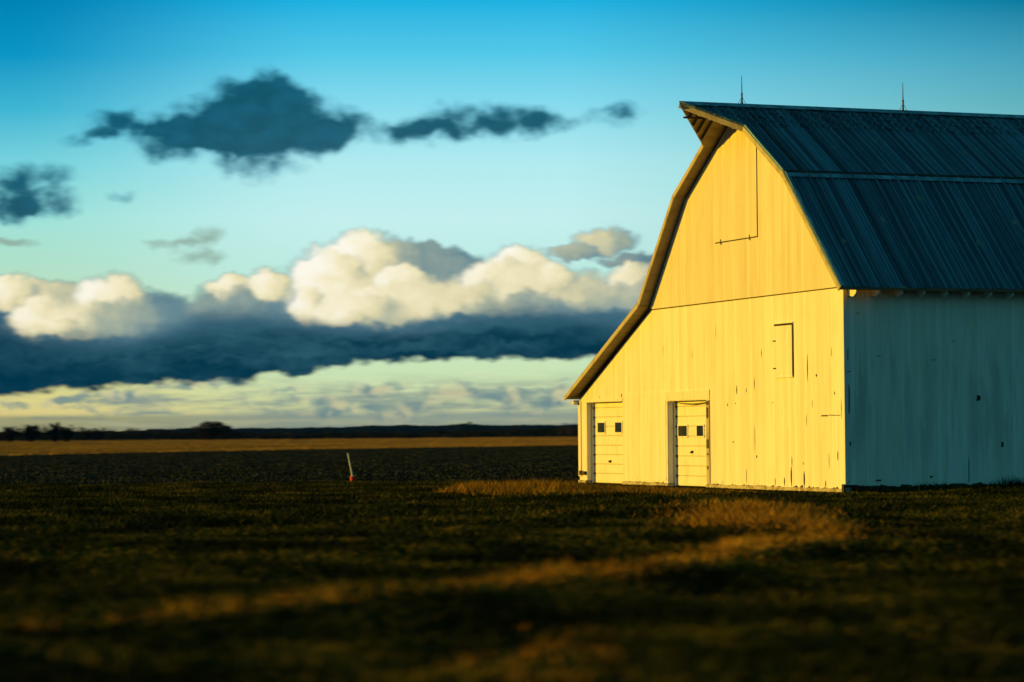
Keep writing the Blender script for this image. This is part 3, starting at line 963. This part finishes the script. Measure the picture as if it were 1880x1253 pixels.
def make_ground():
    rad = np.concatenate([[0], np.geomspace(3, 16000, 210)])
    ang = np.linspace(-math.pi, math.pi, 361)[:-1]
    # finer steps ahead of the camera
    ang = np.concatenate([np.linspace(-math.pi, -.25, 60, endpoint=False), np.linspace(-.25, .25, 130, endpoint=False), np.linspace(.25, math.pi, 60, endpoint=False)])
    A, Rr = np.meshgrid(ang, rad[1:])
    L = Rr * np.sin(A); D = Rr * np.cos(A)
    X, Y = world_xy(L, D)
    Z = gz(X, Y)
    na = len(ang); nr = len(rad) - 1
    verts = np.stack([X.ravel(), Y.ravel(), Z.ravel()], 1)
    cx, cy = world_xy(0, 0)
    verts = np.vstack([verts, [[cx, cy, float(gz(cx, cy))]]])
    faces = []
    for i in range(nr - 1):
        for j in range(na):
            k = (j + 1) % na
            faces.append((i * na + j, i * na + k, (i + 1) * na + k, (i + 1) * na + j))
    for j in range(na):
        faces.append((nr * na, (j + 1) % na, j))
    me = bpy.data.meshes.new('ground')
    me.from_pydata(verts.tolist(), [], faces)
    for p in me.polygons:
        p.use_smooth = True
    me.update()
    o = bpy.data.objects.new('ground', me)
    C.objects.link(o)
    return o


def ground_mat(b, p):
    o = objco(b)
    n1 = b.noise(o, .35, 6, .6); n2 = b.noise(o, 2.5, 6, .65); n3 = b.noise(o, .02, 4, .5)
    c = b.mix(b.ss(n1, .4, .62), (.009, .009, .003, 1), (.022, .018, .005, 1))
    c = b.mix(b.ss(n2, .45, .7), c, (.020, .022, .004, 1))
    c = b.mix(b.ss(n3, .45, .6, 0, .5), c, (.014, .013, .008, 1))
    b.put(p.inputs['Base Color'], c)
    p.inputs['Specular IOR Level'].default_value = 0.0
    bump(b, p, b.m('ADD', n2, n1), .8, .06)
gr_o = make_ground()
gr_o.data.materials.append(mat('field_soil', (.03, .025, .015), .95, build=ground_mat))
tag(gr_o, 'dark flat farm field reaching to the horizon', None, None, 'structure')


# ------------------------------------------------------------------ grass, crop and stubble
def blade_mesh(name, x, y, h, w, lean, m, label, cat='grass'):
    """many separate two-segment blades in one mesh"""
    n = len(x)
    z = gz(x, y) - .01
    th = rng.uniform(0, 2 * math.pi, n)
    la = rng.uniform(0, 2 * math.pi, n)
    lx, ly = np.cos(la) * lean * h, np.sin(la) * lean * h
    cx_, cy_ = np.cos(th) * w * .5, np.sin(th) * w * .5
    v = np.empty((n, 5, 3), np.float32)
    v[:, 0] = np.stack([x - cx_, y - cy_, z], 1)
    v[:, 1] = np.stack([x + cx_, y + cy_, z], 1)
    v[:, 2] = np.stack([x + cx_ * .8 + lx * .35, y + cy_ * .8 + ly * .35, z + h * .55], 1)
    v[:, 3] = np.stack([x - cx_ * .8 + lx * .35, y - cy_ * .8 + ly * .35, z + h * .55], 1)
    v[:, 4] = np.stack([x + lx, y + ly, z + h], 1)
    me = bpy.data.meshes.new(name)
    me.vertices.add(n * 5)
    me.vertices.foreach_set('co', v.ravel())
    base = np.arange(n, dtype=np.int32)[:, None] * 5
    loops = np.concatenate([base + 0, base + 1, base + 2, base + 3, base + 3, base + 2, base + 4], 1).ravel()
    me.loops.add(n * 7)
    me.loops.foreach_set('vertex_index', loops.astype(np.int32))
    me.polygons.add(n * 2)
    st = (np.arange(n, dtype=np.int32)[:, None] * 7 + np.array([0, 4], np.int32)[None]).ravel()
    me.polygons.foreach_set('loop_start', st)
    me.update(calc_edges=True)
    me.materials.append(m)
    o = bpy.data.objects.new(name, me)
    C.objects.link(o)
    return tag(o, label, cat, None, 'stuff')


def leafmat(name, stops, rough=.7, ns=.45, stretch=(1, 1, 1)):
    def f(b, p):
        g = b.n('ShaderNodeNewGeometry')
        o = objco(b, stretch)
        n1 = b.noise(o, ns, 5, .62)
        v = b.m('ADD', b.m('MULTIPLY', g.outputs['Random Per Island'], .55), b.m('MULTIPLY_ADD', n1, 2.6, -1.08))
        b.put(p.inputs['Base Color'], b.ramp(v, [(q, (*c, 1)) for q, c in stops]))
        p.inputs['Specular IOR Level'].default_value = .03
    return mat(name, stops[0][1], rough, build=f)


M_dry = leafmat('dry_grass_blades', [(0, (.16, .078, .008)), (.45, (.36, .18, .018)), (.8, (.48, .26, .028)), (1, (.55, .33, .045))])
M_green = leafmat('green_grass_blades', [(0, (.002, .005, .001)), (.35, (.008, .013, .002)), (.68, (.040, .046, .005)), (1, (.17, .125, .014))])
M_crop = leafmat('crop_blades_shade_tint', [(0, (.005, .009, .009)), (.5, (.018, .028, .028)), (.8, (.042, .050, .044)), (1, (.08, .075, .055))])  # cloud shade over the middle field is put into these cool dark tones
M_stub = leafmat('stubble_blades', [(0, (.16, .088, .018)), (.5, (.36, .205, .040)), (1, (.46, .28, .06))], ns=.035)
M_tuft = leafmat('golden_tuft_blades', [(0, (.14, .070, .006)), (.4, (.30, .155, .010)), (1, (.46, .26, .025))])


def inbarn(x, y):
    return (x > -17.75) & (x < .12) & (y > -.06) & (y < 27)


def scatter(n, D0, D1_, Lmin=-.32, Lmax=.32, power=1.0):
    u = rng.random(n)
    D = (D0 ** (power + 1) + u * (D1_ ** (power + 1) - D0 ** (power + 1))) ** (1 / (power + 1))
    L = D * rng.uniform(Lmin, Lmax, n)
    x, y = world_xy(L, D)
    return x, y, L, D


def clump(x, y, s, seed):
    """cheap smooth 2-D value noise 0..1"""
    g = np.random.default_rng(seed)
    out = np.zeros_like(x); tot = 0
    for o_ in range(3):
        T = g.random((64, 64)); f = s * 2 ** o_; a = .5 ** o_
        X = x / 1.0 * f; Y = y * f
        ix = np.floor(X).astype(int); iy = np.floor(Y).astype(int)
        fx = X - ix; fy = Y - iy; fx = fx * fx * (3 - 2 * fx); fy = fy * fy * (3 - 2 * fy)
        q = lambda i, j: T[i % 64, j % 64]
        out += a * ((q(ix, iy) * (1 - fx) + q(ix + 1, iy) * fx) * (1 - fy) + (q(ix, iy + 1) * (1 - fx) + q(ix + 1, iy + 1) * fx) * fy)
        tot += a
    return out / tot


def dry_zone(x, y, L, D):
    """1 where the tall dry grass stands"""
    c = clump(x, y, .35, 3)
    line = L - np.interp(D, [14, 19, 26, 31, 37, 42], [-6.2, -4.0, -.1, 2.2, 4.1, 4.6])
    bank = np.exp(-((line + (c - .5) * .8) / (.28 + .016 * (D - 19))) ** 2) * (1 - smooth(D, 40, 45))
    bank = bank * (.62 + .38 * smooth(clump(x, y, .6, 14), .38, .56)) * (.6 + .4 * smooth(D, 21, 28))
    weeds = np.exp(-(((L - 4.2) / 1.35) ** 2 + ((D - 46) / 8.0) ** 2)) * smooth(clump(x, y, .4, 8), .28, .5)
    # strip of dry grass running from the field to the low wing of the barn
    s = (x + 3.2) * 0
    tuft = np.exp(-((D - 71 + (L + 1) * .35) / 3.2) ** 2) * smooth(L, -2.4, -.9) * (1 - .6 * smooth(L, 3.0, 5.5)) * (1 - smooth(L, 5.5, 7.0))
    near = np.where((D < 27) & (D > 14), smooth(clump(x, y, .28, 9), .50, .68) * .40 * (1 - smooth(L / D, -.02, .07)) * smooth(26 - D, 0, 5), 0)
    nr = np.where((L > .08 * D) & (D < 34), smooth(clump(x, y, .22, 12), .54, .68) * .08, 0)
    return np.clip(np.maximum.reduce([bank, weeds, tuft, near, nr]), 0, 1), c


# dry grass
x, y, L, D = scatter(1300000, 12, 82)
z_, c_ = dry_zone(x, y, L, D)
dens = np.where(D < 34, 1.0, .75)
k = (rng.random(len(x)) < (z_ ** 1.3) * dens) & ~inbarn(x, y) & (z_ > .08)
x, y, L, D, z_, c_ = x[k], y[k], L[k], D[k], z_[k], c_[k]
n_ = len(x)
h = rng.uniform(.10, .34, n_) * (.5 + .7 * z_) * (.6 + .8 * c_)
h = np.where((D > 62), h * .9, h)
yard = np.hypot(np.maximum(np.maximum(-18 - x, x), 0), np.maximum(-y, 0))
h *= np.where(yard < 1.6, .3, 1)
h = np.where(D > 62, h * .85, np.where(D < 42, h * .8, h))
w_ = np.where(D < 30, .010, .016) * rng.uniform(.7, 1.4, n_)
far = D > 60
h = np.where(far, h * 1.3 * (1 - .45 * smooth(L, .6, 2.8)), h)
blade_mesh('dry_grass', x[~far], y[~far], h[~far], w_[~far], rng.uniform(.2, .9, (~far).sum()), M_dry,
           'brownish dry grass along the bank in the foreground and right of it')
blade_mesh('golden_grass', x[far], y[far], h[far], w_[far], rng.uniform(.3, 1.0, far.sum()), M_tuft,
           'bright golden tufts of dry grass in a strip before the barn doors')
print('dry', n_)
# green grass
x, y, L, D = scatter(1150000, 12, 88)
z_, c_ = dry_zone(x, y, L, D)
k = (rng.random(len(x)) < (1 - .7 * z_) * np.where(clump(x, y, .5, 21) > .40, 1, .35)) & ~inbarn(x, y)
x, y, L, D = x[k], y[k], L[k], D[k]
n_ = len(x)
c2 = clump(x, y, .8, 22)
yard = np.hypot(np.maximum(np.maximum(-18 - x, x), 0), np.maximum(-y, 0))
h = rng.uniform(.05, .17, n_) * (.4 + 1.1 * c2) * np.where(D > 60, .8, 1) * (.35 + .65 * smooth(yard, .5, 3))
w_ = np.where(D < 30, .012, .022) * rng.uniform(.7, 1.5, n_)
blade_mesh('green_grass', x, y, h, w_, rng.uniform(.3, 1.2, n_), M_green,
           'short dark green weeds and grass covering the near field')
# rank weeds against the foot of the side wall
n_ = 9000
x = rng.gamma(1.5, .16, n_) + .06; y = rng.uniform(.1, 24, n_)
k = clump(x * 0, y, 1.3, 41) > rng.random(n_) * .75 + .1
x, y = x[k], y[k]; n_ = len(x)
blade_mesh('weeds', x, y, rng.uniform(.08, .30, n_) * (.3 + 1.2 * clump(x * 0, y, 1.1, 42) ** 2), rng.uniform(.006, .016, n_), rng.uniform(.1, .8, n_), M_green,
           'dark weeds growing along the foot of the shaded side wall', 'weeds')
# sparse low growth of the field behind
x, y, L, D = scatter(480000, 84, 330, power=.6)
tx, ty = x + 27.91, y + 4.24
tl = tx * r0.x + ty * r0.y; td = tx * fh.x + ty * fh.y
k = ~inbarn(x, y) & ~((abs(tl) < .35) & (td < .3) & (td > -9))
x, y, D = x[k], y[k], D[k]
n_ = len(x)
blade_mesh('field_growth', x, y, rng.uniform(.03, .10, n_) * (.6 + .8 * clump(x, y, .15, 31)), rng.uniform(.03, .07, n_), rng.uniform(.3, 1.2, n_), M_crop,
           'low crop residue over the middle field, cloud shade put into its colour', 'crop')
# golden stubble beyond: from ~200 m at the left to ~330 m behind the barn
xs = [scatter(520000, 200, 520, -.33, .33, power=.4), scatter(380000, 480, 1400, -.33, .33, power=.2)]
x, y, L, D = [np.concatenate(q) for q in zip(*xs)]
edge = 235 + (L / D + .19) * 560
k = (D > edge + (clump(x, y, .04, 5) - .5) * 16) & (clump(x * .2, y * .2 + D * .1, .2, 6) > .30)
x, y, D = x[k], y[k], D[k]
n_ = len(x)
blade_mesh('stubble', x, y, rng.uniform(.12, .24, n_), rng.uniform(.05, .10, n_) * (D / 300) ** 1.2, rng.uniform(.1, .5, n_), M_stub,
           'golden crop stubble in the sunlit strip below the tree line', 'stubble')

# ------------------------------------------------------------------ marker post leaning in the field
mp = empty('marker_post', (-27.91, -4.24, .03), 'white leaning marker post with red base in the dark field', 'marker post')
b2 = BM()
topv = Vector((0, 0, .93)) + r0 * (-.17)
tube(b2, (0, 0, .04), tuple(topv), .027, .025, 10)
obj('pole', b2, mat('post_white', (.72, .74, .62), .5, build=simple_noise((.72, .74, .62), (.55, .56, .46), (8, 8, 8), bs=0)), mp)
b2 = BM()
tube(b2, (0, 0, -.06), (-.01, 0, .12), .098, .094, 14)
obj('base', b2, mat('post_red', (.60, .010, .006), .7, build=simple_noise((.65, .008, .006), (.45, .010, .006), (14, 14, 14), bs=0)), mp)
b2 = BM()
tube(b2, (-.01, 0, .121), (-.012, 0, .140), .088, .07, 14)
obj('cap_ring', b2, M_trim, mp)

# ------------------------------------------------------------------ far woods, hills, trees
def leafcloud(bm_list, c, rx, ry, rz, n, size, seed):
    g = np.random.default_rng(seed)
    d = g.normal(size=(n, 3)); d /= np.linalg.norm(d, axis=1)[:, None]
    r = g.random(n) ** .45
    p = d * r[:, None] * np.array([rx, ry, rz]) + np.array(c)
    bm_list.append((p, size * g.uniform(.6, 1.4, n)))


def leaf_mesh(name, parts, m, parent=None):
    p = np.vstack([q[0] for q in parts]); s = np.concatenate([q[1] for q in parts])
    n = len(p)
    a = rng.normal(size=(n, 3)); a /= np.linalg.norm(a, axis=1)[:, None]
    b_ = np.cross(a, rng.normal(size=(n, 3))); b_ /= np.linalg.norm(b_, axis=1)[:, None]
    v = np.empty((n, 4, 3), np.float32)
    s = s[:, None]
    v[:, 0] = p - a * s; v[:, 1] = p - b_ * s * .7; v[:, 2] = p + a * s; v[:, 3] = p + b_ * s * .7
    me = bpy.data.meshes.new(name)
    me.vertices.add(n * 4); me.vertices.foreach_set('co', v.ravel())
    me.loops.add(n * 4); me.loops.foreach_set('vertex_index', np.arange(n * 4, dtype=np.int32))
    me.polygons.add(n); me.polygons.foreach_set('loop_start', np.arange(n, dtype=np.int32) * 4)
    me.update(calc_edges=True)
    me.materials.append(m)
    o = bpy.data.objects.new(name, me)
    C.objects.link(o)
    if parent is not None:
        o.parent = parent
    return o


M_bark = mat('tree_bark', (.03, .022, .015), .9, build=simple_noise((.035, .026, .018), (.018, .013, .009), (1, 1, .3), bs=0))
M_leafA = leafmat('autumn_leaves', [(0, (.010, .009, .004)), (.5, (.024, .019, .008)), (1, (.05, .032, .012))], .9)
M_leafW = leafmat('wood_leaves', [(0, (.008, .010, .006)), (.5, (.016, .018, .010)), (1, (.032, .028, .014))], .9)


def at(px, D):
    u_ = uv(px, 800)[0] * 100 / FPX
    return world_xy(D * math.tan(u_), D)


def tree(px, D, w, h, label, seed, bare=False):
    h *= 1.22; w *= 1.25
    """w, h in metres"""
    x, y = at(px, D)
    t = empty('tree', (x, y, 0), label, 'tree', 'trees on the skyline')
    g = random.Random(seed)
    b2 = BM()
    tube(b2, (0, 0, -.3), (0, 0, h * .45), h * .03, h * .018, 7)
    tips = []
    for i in range(11 if not bare else 26):
        a = g.uniform(0, 6.28); el = g.uniform(.35, 1.2); l = g.uniform(.35, .62) * h
        z0 = h * g.uniform(.18, .45)
        tip = (math.cos(a) * math.cos(el) * l * w / h * 1.1, math.sin(a) * math.cos(el) * l * w / h * 1.1, min(h * .93, z0 + math.sin(el) * l))
        tube(b2, (0, 0, z0), tip, h * .009, h * .003, 5)
        tips.append(tip)
    obj('trunk', b2, M_bark, t)
    parts = []
    for i, tp in enumerate(tips):
        s = g.uniform(.14, .24)
        leafcloud(parts, tp, w * s * 1.1, w * s * 1.1, h * s * .75, 160 if not bare else 22, h * (.03 if not bare else .02), seed * 31 + i)
    if not bare:
        leafcloud(parts, (0, 0, h * .52), w * .42, w * .42, h * .40, 1500, h * .03, seed)
        leafcloud(parts, (0, 0, h * .26), w * .40, w * .40, h * .24, 700, h * .03, seed + 5)
    leaf_mesh('crown', parts, M_leafA, t)
    return t


tree(384, 1000, 8.6, 6.6, 'tallest round dark tree on the horizon, left of its lower neighbour', 1)
tree(414, 1010, 6.4, 5.0, 'lower round tree at the right of the tallest one', 2)
tree(18, 900, 3.6, 4.2, 'small round tree at the left end of the skyline', 3)
tree(57, 900, 4.2, 5.0, 'broad topped dark tree second from the left on the skyline', 4)
tree(101, 900, 3.0, 5.2, 'narrow upright dark tree third from the left on the skyline', 5)
tree(123, 900, 3.4, 3.9, 'low tree just right of the narrow upright one', 6)
tree(176, 1100, 5.0, 3.9, 'small reddish brown tree right of the left clump', 7)
tree(155, 1100, 3.6, 3.6, 'low tree between the left clump and the reddish brown one', 8)
tree(258, 1300, 4.0, 4.2, 'thin bare topped tree between left clump and tallest tree', 9, True)
tree(1046, 1000, 5.0, 5.4, 'bare branched tree on the skyline beside the barn', 10, True)
tree(1026, 1020, 4.0, 4.0, 'small bare branched tree left of the one beside the barn', 11, True)
tree(330, 1300, 4.0, 3.6, 'low rounded tree left of the tallest tree', 12)

# hedgerow and woods: one leafy mass nobody could count
parts = []
g = np.random.default_rng(77)
for px in np.arange(-260, 1960, 4.5):
    if 395 < px < 400: continue
    D = float(g.uniform(1080, 1420))
    x_, y_ = at(px + g.uniform(-4, 4), D)
    base = np.interp(px, [0, 60, 140, 200, 260, 330, 440, 560, 700, 850, 960, 1060, 2000], [19, 24, 22, 17, 16, 14, 9, 7.5, 7.5, 9, 11, 16, 16])
    hh = (base + 7) * D / FPX * g.uniform(.55, 1.10)
    leafcloud(parts, (x_, y_, hh * .48), g.uniform(2.0, 4.2), g.uniform(2.0, 4.2), hh * .5, 150, .38, int(px) + 999)
wd = leaf_mesh('woods', parts, M_leafW)
tag(wd, 'dark hedgerow and woods along the far edge of the fields', 'woods', None, 'stuff')

# wooded hills far off
def hills():
    ang = np.linspace(-.26, .26, 900)
    verts, faces = [], []
    rows = [(2600, 0), (2900, .55), (3300, 1.0), (4200, .95), (5200, 0)]
    g2 = np.random.default_rng(4)
    ph = g2.uniform(0, 6.28, 12)
    for D, k in rows:
        for i, a in enumerate(ang):
            px = 940 + a * FPX
            base = np.interp(px, [-400, 0, 120, 200, 300, 420, 560, 700, 800, 850, 900, 1000, 1060, 2400], [14, 12, 13, 14, 16, 17, 17.5, 19, 20, 22.5, 19.5, 18.5, 18, 20])
            rag = sum(math.sin(a * (90 + 77 * q) + ph[q]) * 1.3 / (1 + q * .55) for q in range(9)) * .55
            z = (base + rag) * 3300 / FPX * k - (1 if k == 0 else 0)
            x_, y_ = world_xy(D * math.tan(a), D)
            verts.append((x_, y_, z + g2.uniform(-.5, .5) * (k > 0)))
    n = len(ang)
    for r_ in range(len(rows) - 1):
        for i in range(n - 1):
            faces.append((r_ * n + i, r_ * n + i + 1, (r_ + 1) * n + i + 1, (r_ + 1) * n + i))
    me = bpy.data.meshes.new('hills'); me.from_pydata(verts, [], faces)
    for p in me.polygons: p.use_smooth = True
    me.update()
    me.materials.append(mat('wooded_hills', (.008, .014, .016), .95, build=simple_noise((.005, .011, .014), (.014, .020, .018), (.02, .02, .05), .4, .6, .6, 4)))
    o = bpy.data.objects.new('hills', me); C.objects.link(o)
    o.data.materials[0].node_tree.nodes['Principled BSDF'].inputs['Specular IOR Level'].default_value = 0
    tag(o, 'low wooded hills dark blue on the horizon', None, None, 'structure')
hills()

# water tower on the horizon
x_, y_ = at(862, 3200)
wtw = empty('water_tower', (x_, y_, 8), 'tiny pale water tower on the horizon left of the barn', 'water tower')
b2 = BM(); bmesh.ops.create_uvsphere(b2, u_segments=16, v_segments=10, radius=1)
for v_ in b2.verts: v_.co = Vector((v_.co.x * 3.1, v_.co.y * 3.1, v_.co.z * 1.5 + 7.2))
M_tw = mat('tower_paint', (.30, .38, .38), .6, build=simple_noise((.30, .38, .38), (.22, .28, .28), (.3, .3, .3), bs=0))
obj('tank', b2, M_tw, wtw, True)
for a in range(4):
    b2 = BM(); c_, s_ = math.cos(a * math.pi / 2 + .5), math.sin(a * math.pi / 2 + .5)
    tube(b2, (c_ * 2.6, s_ * 2.6, -2), (c_ * 2.0, s_ * 2.0, 6.8), .16, .16, 6)
    obj('leg', b2, M_tw, wtw)

# ------------------------------------------------------------------ evening haze
HAZE = 2.4e-5
if HAZE:
    hb = BM()
    hx, hy = world_xy(0, 0)
    v0 = [world_xy(L_, D_) for L_, D_ in ((-16500, -16500), (16500, -16500), (16500, 16500), (-16500, 16500))]
    hexa(hb, [(q[0], q[1], -2.0) for q in v0], [(q[0], q[1], 60.0) for q in v0])
    bmesh.ops.recalc_face_normals(hb, faces=hb.faces[:])
    hm = bpy.data.materials.new('haze'); hm.use_nodes = True
    nt = hm.node_tree; nt.nodes.clear()
    pv = nt.nodes.new('ShaderNodeVolumePrincipled'); ou = nt.nodes.new('ShaderNodeOutputMaterial')
    pv.inputs['Color'].default_value = (.02, .20, 1.0, 1)
    pv.inputs['Density'].default_value = HAZE
    nt.links.new(pv.outputs[0], ou.inputs['Volume'])
    ho = obj('haze', hb, hm)
    tag(ho, 'thin bluish evening haze over the fields', None, None, 'stuff')
